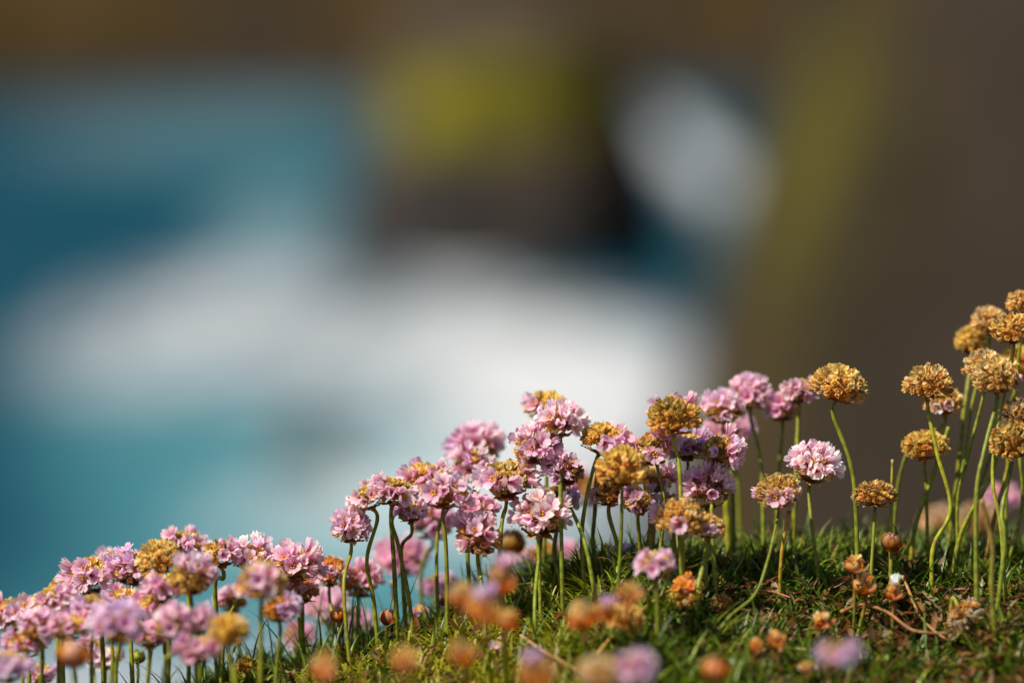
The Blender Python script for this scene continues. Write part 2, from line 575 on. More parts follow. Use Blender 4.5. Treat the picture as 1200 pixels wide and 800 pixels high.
def make_turf():
    rs = np.random.RandomState(12)
    VV, QQ, CC = [], [], []
    off = 0

    def add(b):
        nonlocal off
        VV.append(b[0])
        QQ.append(b[1] + off)
        CC.append(b[2])
        off += len(b[0])
    # rosettes
    nr = 7600
    X0 = rs.uniform(-0.42, 0.52, nr)
    Y0 = rs.uniform(1.12, 1.98, nr)
    inner = np.concatenate([np.stack([X0, Y0], 1), np.stack([rs.uniform(-0.14, 0.27, 3400), rs.uniform(1.42, 1.78, 3400)], 1)])
    dens = fbm(inner[:, 0] / 0.05, inner[:, 1] / 0.05, 2, 33)
    inner = inner[(dens > 0.10) & (rs.rand(len(inner)) < 0.56)]
    lush = np.interp(inner[:, 0], [-0.4, 0.0, 0.06, 0.5], [0.8, 1.0, 1.22, 1.1])
    moss = np.clip((0.055 - inner[:, 0]) / 0.06, 0, 1) * np.clip((1.665 - inner[:, 1]) / 0.04, 0, 1)
    moss = np.maximum(moss, np.clip((fbm(inner[:, 0] / 0.06, inner[:, 1] / 0.06, 3, 35) - 0.55) * 6, 0, 1) * 0.6 * np.clip((1.62 - inner[:, 1]) / 0.08, 0, 1))
    per = 17
    n = len(inner) * per
    px = np.repeat(inner[:, 0], per) + rs.normal(0, 0.0022, n)
    py = np.repeat(inner[:, 1], per) + rs.normal(0, 0.0022, n)
    mo = np.repeat(moss, per)
    lu = np.repeat(lush, per)
    tall = np.repeat(np.clip(fbm(inner[:, 0] / 0.06, inner[:, 1] / 0.06, 2, 37) * 1.5, 0.45, 1.25), per)
    length = rs.uniform(0.014, 0.033, n) * lu * tall * (1 - 0.25 * mo)
    az = rs.uniform(0, 2 * math.pi, n)
    lean = rs.uniform(0.1, 1.1, n)
    curl = rs.uniform(0.2, 1.9, n)
    width = rs.uniform(0.00062, 0.00115, n) * (1 - 0.2 * mo)
    base = np.array([0.060, 0.116, 0.008])
    young = np.array([0.190, 0.262, 0.015])
    mossc = np.array([0.330, 0.300, 0.010])
    dead = np.array([0.24, 0.13, 0.045])
    k = rs.rand(n)
    colr = base * 0.8 + (young - base * 0.8) * (np.clip(rs.rand(n) * 1.4 - 0.4, 0, 1) ** 1.3)[:, None]
    colr = colr * np.repeat(rs.uniform(0.6, 1.35, len(inner)), per)[:, None]
    colr = colr + (mossc - colr) * (mo * rs.uniform(0.5, 1.0, n))[:, None]
    isd = k < 0.06
    colr[isd] = dead * rs.uniform(0.5, 1.1, (isd.sum(), 1))
    add(blades(px, py, length, az, lean, curl, width, colr))
    # longer leaves standing among the flower stems
    n = 420
    px = rs.uniform(-0.13, 0.26, n)
    py = rs.uniform(1.58, 1.80, n)
    add(blades(px, py, rs.uniform(0.018, 0.034, n), rs.uniform(0, 6.28, n), rs.uniform(0.05, 0.7, n), rs.uniform(0.3, 1.5, n), rs.uniform(0.0005, 0.0008, n),
               base * rs.uniform(0.7, 1.8, (n, 1)), 7))
    # tufts at the lower left edge
    n = 260
    px = rs.uniform(-0.16, -0.05, n)
    py = rs.uniform(1.55, 1.78, n)
    add(blades(px, py, rs.uniform(0.02, 0.05, n), rs.uniform(0, 6.28, n), rs.uniform(0.05, 0.7, n), rs.uniform(0.3, 1.4, n), rs.uniform(0.0004, 0.0007, n),
               base * rs.uniform(0.7, 1.5, (n, 1)), 7))
    me = mesh('turf', np.concatenate(VV), np.concatenate(QQ), BLADE, np.concatenate(CC))
    tag(link('turf', me), kind='stuff')


make_turf()


def make_litter():
    """Dead leaves, bits of bract and crumbs lying between the cushions."""
    rs = np.random.RandomState(5)
    n = 5200
    px = np.concatenate([rs.uniform(-0.1, 0.3, n // 2), rs.uniform(0.085, 0.26, n - n // 2)])
    py = np.concatenate([rs.uniform(1.3, 1.8, n // 2), rs.uniform(1.50, 1.63, n - n // 2)])
    cols = np.array([[0.20, 0.07, 0.02], [0.32, 0.16, 0.05], [0.14, 0.045, 0.02], [0.42, 0.30, 0.18], [0.10, 0.05, 0.02]])
    cc = cols[rs.randint(0, 5, n)] * rs.uniform(0.6, 1.1, (n, 1))
    b = blades(px, py, rs.uniform(0.003, 0.009, n), rs.uniform(0, 6.28, n), rs.uniform(0.7, 1.6, n), rs.uniform(-1.2, 1.2, n), rs.uniform(0.0006, 0.0018, n), cc, 3, lift=rs.uniform(0.003, 0.013, n))
    tag(link('leaf_litter', mesh('leaf_litter', b[0], b[1], PAPERY, b[2])), kind='stuff')


make_litter()


# ------------------------------------------------------------------ flower pieces (millimetres)
def petal_mesh(a0, a1, L, W, cup, ruff, seed):
    rs = random.Random(seed)
    nt_, ns = 8, 5
    vs, uv = [], []
    r, z = 0.35, 0.0
    ph = rs.uniform(0, 6)
    rows = []
    for j in range(nt_):
        t = j / (nt_ - 1)
        rows.append((r, z, t))
        a = a0 + (a1 - a0) * min(1, t * 1.15) ** 1.2
        r += math.sin(a) * L / (nt_ - 1)
        z += math.cos(a) * L / (nt_ - 1)
    for (r, z, t) in rows:
        if t < 0.68:
            wd = 0.20 + 0.80 * (t / 0.68) ** 1.3
        else:
            wd = math.sqrt(max(0.12, 1 - ((t - 0.68) / 0.345) ** 2))
        for i in range(ns):
            s = -1 + 2 * i / (ns - 1)
            y = s * wd * W * 0.5
            back = 0.10 * L * (1 - abs(s)) if j == 0 else 0
            notch = -0.13 * L * (1 - abs(s)) ** 2 if t > 0.99 else 0
            aa = a0 + (a1 - a0) * t
            zz = z + cup * W * s * s * t + ruff * math.sin(ph + s * 3.0 + t * 2) * t * t
            vs.append((r + notch * math.sin(aa) - 0.12 * abs(s) * t, y, zz + notch * math.cos(aa)))
            uv.append((s * 0.5, t))
    return mesh('petal', np.array(vs) * 0.001, grid_faces(ns, nt_), PETAL, uv=uv)


OPEN = [petal_mesh(R(16), R(66), 5.7, 3.5, 0.16, 0.35, 1), petal_mesh(R(14), R(50), 5.9, 3.3, 0.18, 0.45, 2), petal_mesh(R(18), R(84), 5.4, 3.6, 0.10, 0.5, 3)]
HALF = [petal_mesh(R(6), R(24), 5.9, 3.3, 0.22, 0.40, 4), petal_mesh(R(8), R(38), 5.6, 3.3, 0.18, 0.5, 5)]
SHUT = [petal_mesh(R(12), R(-22), 4.6, 3.2, -0.18, 0.2, 6)]


def tube_rows(rows, nseg=8, jag=0.0, seed=0):
    """A lathe of (r, z) rows; the last row may be jagged."""
    rs = random.Random(seed)
    vs, uv = [], []
    for j, (r, z) in enumerate(rows):
        for i in range(nseg):
            a = 2 * math.pi * i / nseg
            rr, zz = r, z
            if jag and j == len(rows) - 1:
                k = (1 if i % 2 else -1) * jag + rs.uniform(-jag, jag) * 0.5
                rr += k * 0.3
                zz += k
            vs.append((rr * math.cos(a), rr * math.sin(a), zz))
            uv.append((i / nseg, j / (len(rows) - 1)))
    return np.array(vs), grid_faces(nseg, len(rows), wrap=True), uv


_v, _f, _u = tube_rows([(0.35, -5.0), (0.65, -2.6), (0.95, -0.6), (1.35, 0.5), (1.75, 1.1)], 8, 0.25, 2)
FLORET = mesh('floret', _v * 0.001, _f, CALYX, uv=_u)


def stamen_mesh():
    vs, fs, uv = [], [], []
    for k in range(5):
        a = 2 * math.pi * k / 5 + 0.6
        x, y = 0.75 * math.cos(a), 0.75 * math.sin(a)
        b = len(vs)
        for (rr, z, q, t) in ((0.10, 0.2, 0.3, 0.0), (0.10, 2.4, 0.9, 0.5), (0.28, 2.6, 1.0, 0.8), (0.30, 3.0, 1.0, 1.0), (0.06, 3.2, 1.0, 1.0)):
            for i in range(5):
                g = 2 * math.pi * i / 5
                vs.append((x * q + rr * math.cos(g), y * q + rr * math.sin(g), z))
                uv.append((i / 5, t))
        fs += grid_faces(5, 5, b, True)
        fs.append(tuple(b + 20 + i for i in range(5)))
    return mesh('stamens', np.array(vs) * 0.001, fs, STAMEN, uv=uv)


STAM = stamen_mesh()


def whole_corolla(pet, name, seed):
    """Five petals in one mesh, for heads too blurred to show single petals."""
    rs = random.Random(seed)
    vs, fs, uv = [], [], []
    for k in range(5):
        src = rs.choice(pet)
        co = np.empty(len(src.vertices) * 3, np.float32)
        src.vertices.foreach_get('co', co)
        co = co.reshape(-1, 3)
        a = 2 * math.pi * k / 5 + rs.uniform(-.1, .1)
        ca, sa = math.cos(a), math.sin(a)
        b = len(vs)
        for x, y, z in co:
            vs.append((x * ca - y * sa, x * sa + y * ca, z))
        fs += grid_faces(5, 8, b)
        uv += [((-1 + 2 * i / 4) * .5, j / 7) for j in range(8) for i in range(5)]
    return mesh(name, vs, fs, PETAL, uv=uv)


COR_OPEN = [whole_corolla(OPEN, 'corolla', 1), whole_corolla(OPEN + HALF, 'corolla', 2)]
COR_HALF = [whole_corolla(HALF, 'corolla', 3), whole_corolla(HALF, 'corolla', 4)]
COR_SHUT = [whole_corolla(SHUT, 'corolla', 5)]


def bract_mesh(a0, a1, L, W, seed, split=True):
    rs = random.Random(seed)
    nt_, ns = 6, 5
    vs, uv = [], []
    r, z = 0.0, 0.0
    for j in range(nt_):
        t = j / (nt_ - 1)
        wd = (0.55 + 0.45 * math.sin(math.pi * min(1, t * 1.25) ** 0.9)) * (1 if t < 0.7 else max(0.12, 1 - ((t - 0.7) / 0.34) ** 1.6))
        for i in range(ns):
            s = -1 + 2 * i / (ns - 1)
            tear = (rs.uniform(-.12, .05) * L if (split and j == nt_ - 1) else 0)
            vs.append((r - 0.16 * W * s * s * (0.4 + 0.6 * (1 - t)), s * wd * W * .5, z + tear + 0.05 * W * rs.uniform(-1, 1)))
            uv.append((s * .5, t))
        a = a0 + (a1 - a0) * t
        r += math.sin(a) * L / (nt_ - 1)
        z += math.cos(a) * L / (nt_ - 1)
    return mesh('bract', np.array(vs) * 0.001, grid_faces(ns, nt_), BRACT, uv=uv)


CUP = [bract_mesh(R(100), R(28), 6.6, 5.2, 1), bract_mesh(R(105), R(40), 6.2, 5.0, 2), bract_mesh(R(95), R(75), 6.0, 3.6, 3)]
HUSK = [bract_mesh(R(72), R(-8), 8.6, 5.4, 4), bract_mesh(R(66), R(10), 8.2, 5.0, 5), bract_mesh(R(60), R(-25), 8.0, 4.6, 6)]
SHELL = [bract_mesh(R(74), R(-74), 11.5, 6.4, 7, False), bract_mesh(R(66), R(-70), 11.0, 6.0, 8, False)]

CV, CF, _ = tube_rows([(0.40, 0.0), (0.62, 1.4), (0.85, 2.8), (1.30, 4.2)], 7, 0.28, 5)
CF = np.array(CF)


def calyx_block(dirs, r0, scale, cols, flat, seed, jit=0.16):
    """Many papery calyces pointing out of a head; one mesh."""
    rs = random.Random(seed)
    V, F, C = [], [], []
    off = 0
    for d, colr in zip(dirs, cols):
        dv = Vector((d[0] + rs.uniform(-jit, jit), d[1] + rs.uniform(-jit, jit), d[2] + rs.uniform(-jit, jit))).normalized()
        q = dv.to_track_quat('Z', 'Y') @ Quaternion((0, 0, 1), rs.uniform(0, 6.28))
        M = np.array(q.to_matrix())
        s = rs.uniform(0.68, 1.12)
        p = CV * np.array([s * rs.uniform(0.75, 1.2), s * rs.uniform(0.75, 1.2), s * rs.uniform(0.85, 1.12)])
        p = p + rs.uniform(-.12, .12)
        p = p @ M.T + np.array(dv) * r0 * rs.uniform(0.93, 1.08)
        V.append(p)
        F.append(CF + off)
        k = rs.uniform(0.45, 0.7) if rs.random() < 0.13 else rs.uniform(0.8, 1.2)
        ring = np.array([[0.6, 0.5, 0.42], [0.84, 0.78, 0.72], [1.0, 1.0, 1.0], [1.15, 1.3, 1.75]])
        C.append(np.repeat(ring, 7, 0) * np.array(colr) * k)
        off += len(p)
        # shrivelled corolla left in the mouth
        tuft = np.array([[-.6, -.3, 3.0], [.6, -.3, 3.0], [.7, .3, 4.2], [-.5, .4, 4.4], [0, .6, 3.1], [0.2, -.6, 4.5], [-.3, .1, 5.0]]) * s
        tuft = (tuft + np.array([[rs.uniform(-.2, .2) for _ in range(3)] for _ in range(7)])) @ M.T + np.array(dv) * r0
        V.append(tuft)
        F.append(np.array([[0, 1, 2, 3], [4, 1, 5, 6]]) + off)
        C.append(np.tile(np.array(colr) * k * np.array([0.85, 0.62, 0.35]), (7, 1)))
        off += 7
    V = np.concatenate(V)
    V[:, 2] *= flat
    return V * 0.001 * scale, np.concatenate(F), np.clip(np.concatenate(C), 0, 0.9)


def fib(n, pol_max, seed):
    rs = random.Random(seed)
    out = []
    zmin = math.cos(pol_max)
    for i in range(n):
        z = 1 - (1 - zmin) * (i + 0.5) / n
        a = i * 2.399963 + rs.uniform(-.15, .15)
        r = math.sqrt(max(0, 1 - z * z))
        out.append((r * math.cos(a), r * math.sin(a), z))
    return out


GOLD = (0.80, 0.60, 0.19)
STRAW = (0.84, 0.65, 0.31)
OLIVE = (0.68, 0.50, 0.14)
RUSSET = (0.68, 0.34, 0.075)
PINKT = (0.72, 0.40, 0.31)


def catmull(pts, n):
    P = [pts[0] * 2 - pts[1]] + list(pts) + [pts[-1] * 2 - pts[-2]]
    out = []
    m = len(pts) - 1
    for i in range(n + 1):
        x = i / n * m
        k = min(int(x), m - 1)
        t = x - k
        a, b, c_, d = P[k], P[k + 1], P[k + 2], P[k + 3]
        out.append(0.5 * ((2 * b) + (c_ - a) * t + (2 * a - 5 * b + 4 * c_ - d) * t * t + (3 * b - a - 3 * c_ + d) * t ** 3))
    return out


def sweep(path, radius, cols, nseg=8):
    """Tube along a list of points; radius and colour per point."""
    vs, cs = [], []
    n = len(path)
    prev = None
    for i in range(n):
        tg = (path[min(i + 1, n - 1)] - path[max(i - 1, 0)]).normalized()
        ref = prev if prev is not None else Vector((0.3, -1, 0.1))
        x = (ref - tg * ref.dot(tg)).normalized()
        prev = x
        y = tg.cross(x)
        for k in range(nseg):
            a = 2 * math.pi * k / nseg
            vs.append(path[i] + (x * math.cos(a) + y * math.sin(a)) * radius[i])
            cs.append(cols[i])
    f = grid_faces(nseg, n, wrap=True)
    f.append(tuple(range(nseg - 1, -1, -1)))
    f.append(tuple(range((n - 1) * nseg, n * nseg)))
    return [tuple(v) for v in vs], f, cs


G1 = np.array([0.220, 0.220, 0.012])
G2 = np.array([0.140, 0.175, 0.012])
RED = np.array([0.17, 0.055, 0.014])
TAN = np.array([0.30, 0.15, 0.04])
_count = [0]


def stem_points(u, v, D, path, db, axis, hs):
    """Spline from the ground up to just under the head."""
    top = at(u, v, D) - axis * (0.0042 * min(hs, 1.6))
    n = len(path)
    bu, bv = path[-1]
    Db = D + db
    pb = at(bu, bv, Db)
    base = Vector((pb.x, pb.y, gz(pb.x, pb.y) - 0.004))
    pts = [top, top - axis * 0.006]
    for i, (pu, pv) in enumerate(path[:-1]):
        k = (i + 1) / n
        q = at(pu, pv, D + db * k)
        if q.z > base.z + 0.004 and q.z < pts[-1].z - 0.003:
            pts.append(q)
    pts.append(base)
    return pts[::-1], base


def flower(kind, u, v, wpx, d, label, path=None, tilt=0.0, nod=None, dry=None, bias=None, colour=None, db=None, tint=(1, 1, 1), red=0.5, thick=1.0, group=None, npet=None, flat=0.82, onhit=False):
    """One plant stem with its head. kind: bloom, seedhead, bud, husk."""
    _count[0] += 1
    sd = _count[0] * 17
    rs = random.Random(sd)
    if d == 'g':
        h_ = hit(*path[-1])
        d = (h_ - cam.location).dot(Vector((0, math.cos(PITCH), -math.sin(PITCH)))) - FOCUS
    if dry is None:
        dry = 0.38 if kind == 'bloom' else 0.0
    if kind == 'seedhead' and flat == 0.82:
        flat = 0.94
    D = FOCUS + d
    hs = (wpx / 1200 * S * D) / {'bloom': 0.0200, 'seedhead': 0.0188, 'bud': 0.0115, 'husk': 0.0125}[kind]
    explicit = db is not None
    if db is None:
        db = rs.uniform(-0.02, 0.02)
    if path is None:
        bu = u + rs.uniform(-14, 14) - tilt * 0.3
        mid = (u * 0.45 + bu * 0.55 + rs.uniform(-7, 7), v + 70)
        path = [mid, (bu, v + 140)]
    if nod is None:
        nod = rs.uniform(-4, 12)
    axis = Vector((math.sin(R(tilt)), -math.sin(R(nod)), math.cos(R(tilt)) * math.cos(R(nod)))).normalized()
    names = {'bloom': ('thrift_flower', 'flower', 'pink thrift flowers on the turf hummock'), 'seedhead': ('thrift_seedhead', 'seed head', 'dried thrift heads on the turf hummock'),
             'bud': ('thrift_bud', 'flower bud', 'thrift buds on the turf hummock'), 'husk': ('thrift_husk', 'seed husk', 'spent thrift husks on the turf hummock')}
    nm, cat, grp = names[kind]
    if onhit or (db is not None and path is not None and explicit):
        h_ = hit(*path[-1])
        if h_ is not None:
            db = h_.y / math.cos(PITCH) - 0.0 - D
            db = (h_ - cam.location).dot(Vector((0, math.cos(PITCH), -math.sin(PITCH)))) - D
    pts, base = stem_points(u, v, D, path, db, axis, hs)
    root = link(nm, None)
    root.location = base
    tag(root, label, cat, group or grp)
    local = [p - base for p in pts]
    # stem, green below and brownish under the head
    line = catmull(local, 26 if len(local) < 5 else 40)
    n = len(line)
    r0 = 0.00084 * thick * (0.85 + 0.3 * rs.random())
    if kind in ('bud', 'husk'):
        r0 *= 0.9
    shade = rs.uniform(0.75, 1.2)
    yl = rs.random()
    cols = []
    for i in range(n):
        t = i / (n - 1)
        g = (G1 * yl + G2 * (1 - yl)) * shade
        k = min(1, max(0, (t - 0.72) / 0.22)) * red
        if kind == 'husk':
            k = min(1, max(0, (t - 0.2) / 0.4))
        cols.append(g + (RED - g) * k)
    ph = rs.uniform(0, 6)
    rad = [r0 * (1.18 - 0.25 * i / (n - 1)) * (1 + 0.06 * math.sin(i * 0.9 + ph)) for i in range(n)]
    vs, fs, cs = sweep(line, rad, cols, 8 if abs(d) < 0.06 else 7)
    link('stem', mesh('stem', vs, fs, STEM, cs), root)
    head = at(u, v, D) - base
    HM = Matrix.Translation(head) @ axis.to_track_quat('Z', 'Y').to_matrix().to_4x4() @ Matrix.Rotation(rs.uniform(0, 6.28), 4, 'Z')
    HM = HM @ Matrix.Diagonal((rs.uniform(.92, 1.1), rs.uniform(.92, 1.1), rs.uniform(.88, 1.1), 1))
    HS = HM @ Matrix.Scale(hs, 4)
    bt = [rs.uniform(0.75, 1.15)] * 3
    # brown sheath round the top of the stem
    if kind in ('bloom', 'seedhead') and red > 0.2:
        k = max(3, int(n * rs.uniform(0.10, 0.16)))
        seg = line[n - k:]
        sh = [(RED * 0.8 + TAN * 0.5 * (1 - j / k)) * rs.uniform(0.8, 1.3) for j in range(k)]
        rr = [r0 * (1.22 + 0.22 * (1 if j else 0.2)) for j in range(k)]
        vs, fs, cs = sweep(seg, rr, sh, 7)
        link('sheath', mesh('sheath', vs, fs, STEM, cs), root)
    # bracts
    src, nb, rb, zb = {'bloom': (CUP, 9, 1.0, -4.6), 'seedhead': (CUP, 9, 1.0, -4.6), 'bud': (SHELL, 9, 0.7, -4.6), 'husk': (HUSK, 9, 0.9, -4.4)}[kind]
    for k in range(nb):
        a = k * 2.399963 + rs.uniform(-.25, .25)
        M = HS @ Matrix.Rotation(a, 4, 'Z') @ Matrix.Translation((rb * 0.001, 0, zb * 0.001 + rs.uniform(-.0003, .0005))) @ Matrix.Rotation(rs.uniform(-.12, .2), 4, 'Y') @ Matrix.Scale(rs.uniform(0.85, 1.12), 4)
        o = link('bract', rs.choice(src), root, M)
        t = rs.uniform(0.8, 1.25)
        if kind in ('bud', 'husk') and colour is not None:
            o.color = (colour[0] * t, colour[1] * t, colour[2] * t, 1)
        else:
            o.color = (t, t, t, 1)
    if kind == 'bud':
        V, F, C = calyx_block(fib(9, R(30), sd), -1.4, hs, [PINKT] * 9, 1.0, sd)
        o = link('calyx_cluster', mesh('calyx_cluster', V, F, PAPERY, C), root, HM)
        tag(o, kind='stuff')
        return root
    if kind == 'husk':
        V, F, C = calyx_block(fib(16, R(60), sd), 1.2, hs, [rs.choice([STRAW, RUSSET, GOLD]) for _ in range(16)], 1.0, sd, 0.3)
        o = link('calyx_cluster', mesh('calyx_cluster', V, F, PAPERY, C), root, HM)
        tag(o, kind='stuff')
        if dry < 1:
            for k in range(npet or 2):
                dv = Vector((rs.uniform(-.6, .6), rs.uniform(-.6, .6), 1)).normalized()
                floret(root, HS, dv, 4.2, rs, 'shut' if rs.random() < .4 else 'half', abs(d) < 0.06, tint)
        return root
    # ---- head of florets and dry calyces
    cand = fib(24, R(100), sd)
    hinv = HM.to_3x3().inverted()
    bv = (hinv @ Vector(bias)).normalized() if bias is not None else Vector((0, 0, -0.9))
    score = [(Vector(f).dot(bv) + rs.uniform(-.35, .35), f) for f in cand]
    score.sort(key=lambda x: -x[0])
    npink = 0 if kind == 'seedhead' and not npet else (npet if npet is not None else int(round((1 - dry) * 24)))
    pink = [Vector(f) for _, f in score[:npink]]
    others = [Vector(f) for _, f in score[npink:]]
    main = tuple(min(0.8, c_ * k_) for c_, k_ in zip(colour, (1.68, 1.98, 2.25))) if colour not in (None, GOLD, STRAW, OLIVE, RUSSET, PINKT) else (colour or GOLD)
    fade = rs.uniform(0.72, 1.12)
    main = tuple(c_ * fade for c_ in main)
    gap = Vector((rs.uniform(-1, 1), rs.uniform(-1, 1), rs.uniform(-.2, .9))).normalized()
    gw = rs.choice([2, 2, 2, .95, .93])
    dirs, cols = [], []
    for f in fib(124, R(112), sd + 1):
        fv = Vector(f)
        dp = max([fv.dot(p) for p in pink], default=-2)
        do = max([fv.dot(p) for p in others], default=-2)
        mixc = rs.random()
        if fv.dot(gap) > gw and rs.random() < .75:
            continue
        if dp > do:
            if rs.random() < 0.45:
                continue
            dirs.append(f)
            cols.append(PINKT if mixc < .6 else main)
        else:
            dirs.append(f)
            alt = rs.choice([GOLD, STRAW, OLIVE, RUSSET])
            cc = main if mixc < .6 else alt
            if f[2] < 0.15:
                cc = tuple(0.6 * a + 0.4 * b for a, b in zip(cc, RUSSET))
            cols.append(cc)
    r_out = 5.7 if npink < 8 else 4.0
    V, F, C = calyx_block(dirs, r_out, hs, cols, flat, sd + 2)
    # receptacle: solid core that carries the florets
    cv, cf, _ = tube_rows([(0.8, -4.8), (3.0, -4.0), (4.9, -2.0), (5.4, 0.4), (4.6, 3.0), (2.8, 4.7), (0.3, 5.4)], 10)
    cv = cv * 0.001 * hs * (r_out / 5.7)
    cv[:, 2] *= flat
    C = np.concatenate([C, np.tile(np.array(RUSSET) * 0.8, (len(cv), 1))])
    F = np.concatenate([F, np.array(cf) + len(V)])
    V = np.concatenate([V, cv])
    o = link('calyx_cluster', mesh('calyx_cluster', V, F, PAPERY, C), root, HM)
    tag(o, kind='stuff')
    fine = -0.075 < d < 0.055
    for dv in pink:
        x = rs.random()
        dv = Vector((dv.x, dv.y, dv.z * flat + 0.08)).normalized()
        floret(root, HS, dv, 5.7, rs, 'open' if x < .50 else ('half' if x < .85 else 'shut'), fine, tint)
    return root


def floret(root, HS, dv, r, rs, state, fine, tint):
    M = HS @ Matrix.Translation(dv * (r * 0.001 * rs.uniform(0.9, 1.08))) @ dv.to_track_quat('Z', 'Y').to_matrix().to_4x4() @ Matrix.Rotation(rs.uniform(0, 6.28), 4, 'Z') \
        @ Matrix.Rotation(rs.uniform(-.25, .25), 4, 'X') @ Matrix.Scale(rs.uniform(0.88, 1.12), 4)
    o = link('floret', FLORET, root, M)
    t = [a * rs.uniform(0.92, 1.06) for a in tint]
    if fine:
        pool = {'open': OPEN, 'half': HALF, 'shut': SHUT}[state]
        for k in range(5):
            p = link('petal', rs.choice(pool), o, Matrix.Rotation(2 * math.pi * k / 5 + rs.uniform(-.1, .1), 4, 'Z') @ Matrix.Translation((0, 0, rs.uniform(0, .0004))) @ Matrix.Rotation(rs.uniform(-.24, .24), 4, 'Y'))
            p.color = (*t, 1)
        if state == 'open' and rs.random() < 0.6:
            link('stamens', STAM, o)
    else:
        pool = {'open': COR_OPEN, 'half': COR_HALF, 'shut': COR_SHUT}[state]
        p = link('corolla', rs.choice(pool), o)
        p.color = (*t, 1)


RT, LT, UP, DN, FR = (1, -.3, 0), (-1, -.3, 0), (0, -.3, 1), (0, -.6, -.5), (0, -1, .1)
UR, UL, DR, DL = (.7, -.2, .7), (-.7, -.2, .7), (.8, -.5, -.5), (-.8, -.5, -.5)
LAV = (0.93, 0.95, 1.06)
ROSE = (1.0, 0.86, 0.94)
PALE = (1.08, 1.22, 1.12)
exec_table = []


def B(u, v, wpx, d, label, **k):
    flower('bloom', u, v, wpx, d, label, **k)


def H(u, v, wpx, d, label, **k):
    flower('seedhead', u, v, wpx, d, label, **k)


# ---- left drift
B(22, 722, 70, -.02, 'pink flower head cut by the left edge, above the blurred corner one', tilt=-6)
B(63, 704, 56, -.03, 'olive brown centred pink head beside the one cut by the left edge', dry=.55, bias=DR, colour=OLIVE)
B(78, 690, 46, .0, 'small golden topped head just above the olive brown one at far left', dry=.6, bias=RT, colour=GOLD)
B(108, 677, 62, .0, 'wide bright pink head with a dark underside, right of the golden topped far left one', tilt=-8, nod=2, red=.8)
B(134, 661, 46, .035, 'pale pink flower head peeping over the wide bright pink one at far left', tint=PALE)
B(157, 668, 62, .0, 'large pale pink flower head just left of the drooping brown one', tint=LAV, tilt=8)
B(49, 738, 52, -.05, 'pink head with an orange brown middle, lower left behind the thick dark stems', dry=.35, bias=RT, colour=RUSSET)
B(108, 712, 48, -.05, 'lilac pink head in the middle of the left drift, under the wide bright pink one', tint=LAV)
B(140, 735, 62, -.10, 'large blurred lilac head with a green brown base, front of the left drift', tint=LAV, dry=.2, bias=UP, colour=OLIVE)
B(82, 736, 48, -.06, 'soft pink head between the orange brown middle one and the blurred lilac one', tint=ROSE)
flower('bud', 86, 765, 40, -.13, 'fat blurred pinkish bud hanging in front of the pale water at lower left', colour=(1.2, 1.0, 1.1))
B(28, 757, 52, -.04, 'shaded rosy head under the two heads at the left edge, above the blurred corner one', tint=ROSE)
B(146, 705, 48, -.02, 'bright pink head wedged between the large pale pink one and the blurred lilac one')
B(8, 782, 62, -.10, 'blurred pink head in the bottom left corner', tint=LAV)
B(107, 758, 36, .06, 'small orange and pink head behind the fat blurred bud', dry=.4, bias=LT, colour=GOLD, nod=20)
B(47, 790, 38, .05, 'small lavender head low behind the stems near the bottom left corner', tint=LAV)
B(124, 772, 42, .06, 'pale pink head low behind the blurred lilac one at lower left', tint=PALE)
flower('bud', 161, 769, 22, .03, 'small smooth green bud between stems at lower left', colour=(.7, 1.3, .5))
B(175, 747, 42, -.05, 'cup shaped pink head with a smooth brown green base in the lower left drift', dry=.15, bias=UP, tint=ROSE)
B(180, 716, 56, -.03, 'rosy pink head right below the large pale pink one in the left drift', tint=ROSE)
H(186, 656, 54, -.02, 'drooping golden brown head at the top of the left drift', tilt=-28, colour=GOLD, nod=14)
B(216, 640, 54, .03, 'bright pink head at the summit of the left drift, behind the drooping brown one', tilt=8)
B(224, 678, 62, -.05, 'brown middled head with lilac petals and a yellow eye on its right side', dry=.6, bias=UR, colour=OLIVE)
B(193, 690, 50, -.04, 'shaggy pink head under the drooping brown one', tint=ROSE)
B(203, 733, 48, -.085, 'blurred pink head with a yellow middle in the lower left drift', dry=.4, bias=UP, colour=GOLD)
B(232, 729, 46, -.08, 'blurred brownish pink head left of the orange golden one', dry=.5, bias=RT, colour=OLIVE)
B(230, 763, 52, -.09, 'lowest blurred pink head of the left drift, above thick green stems', tint=ROSE)
H(268, 741, 44, -.10, 'blurred orange golden head below the two joined heads of the left drift', colour=(0.52, .30, .05))
B(258, 650, 54, .0, 'left one of two touching heads, golden tufted with pink on the right', dry=.66, bias=RT, colour=GOLD, tilt=-8, path=[(252, 690), (262, 760)], nod=2)
B(298, 656, 54, .005, 'right one of two touching heads, pink with curled white edged petals', dry=.25, bias=RT, tint=PALE, tilt=12, path=[(288, 690), (272, 715), (263, 745), (257, 790)], red=.9, nod=2)
B(272, 706, 44, .06, 'small sunlit pink and gold head below the two touching heads', dry=.5, bias=UL, colour=GOLD)
H(306, 685, 58, -.08, 'blurred brown domed head with a skirt of dull pink petals, front of the left drift', colour=OLIVE, npet=6, bias=DN, path=[(306, 730), (304, 790)], thick=1.2)
B(328, 716, 50, -.05, 'shaded brown head with lilac petals under the brown domed blurred one', dry=.6, bias=DR, tint=LAV, colour=RUSSET)
H(290, 781, 26, .02, 'little withered orange head low in the grass under the blurred orange golden one', colour=(.55, .30, .05))
B(347, 664, 66, .0, 'full pink head with a golden middle standing alone right of the left drift', dry=.2, bias=DN, path=[(347, 700), (352, 740), (349, 780)], red=.9, nod=2)
B(354, 692, 44, .02, 'green brown underside of a head with a thin pink rim, beneath the full pink one', dry=.4, bias=UP, tint=ROSE, colour=RUSSET)
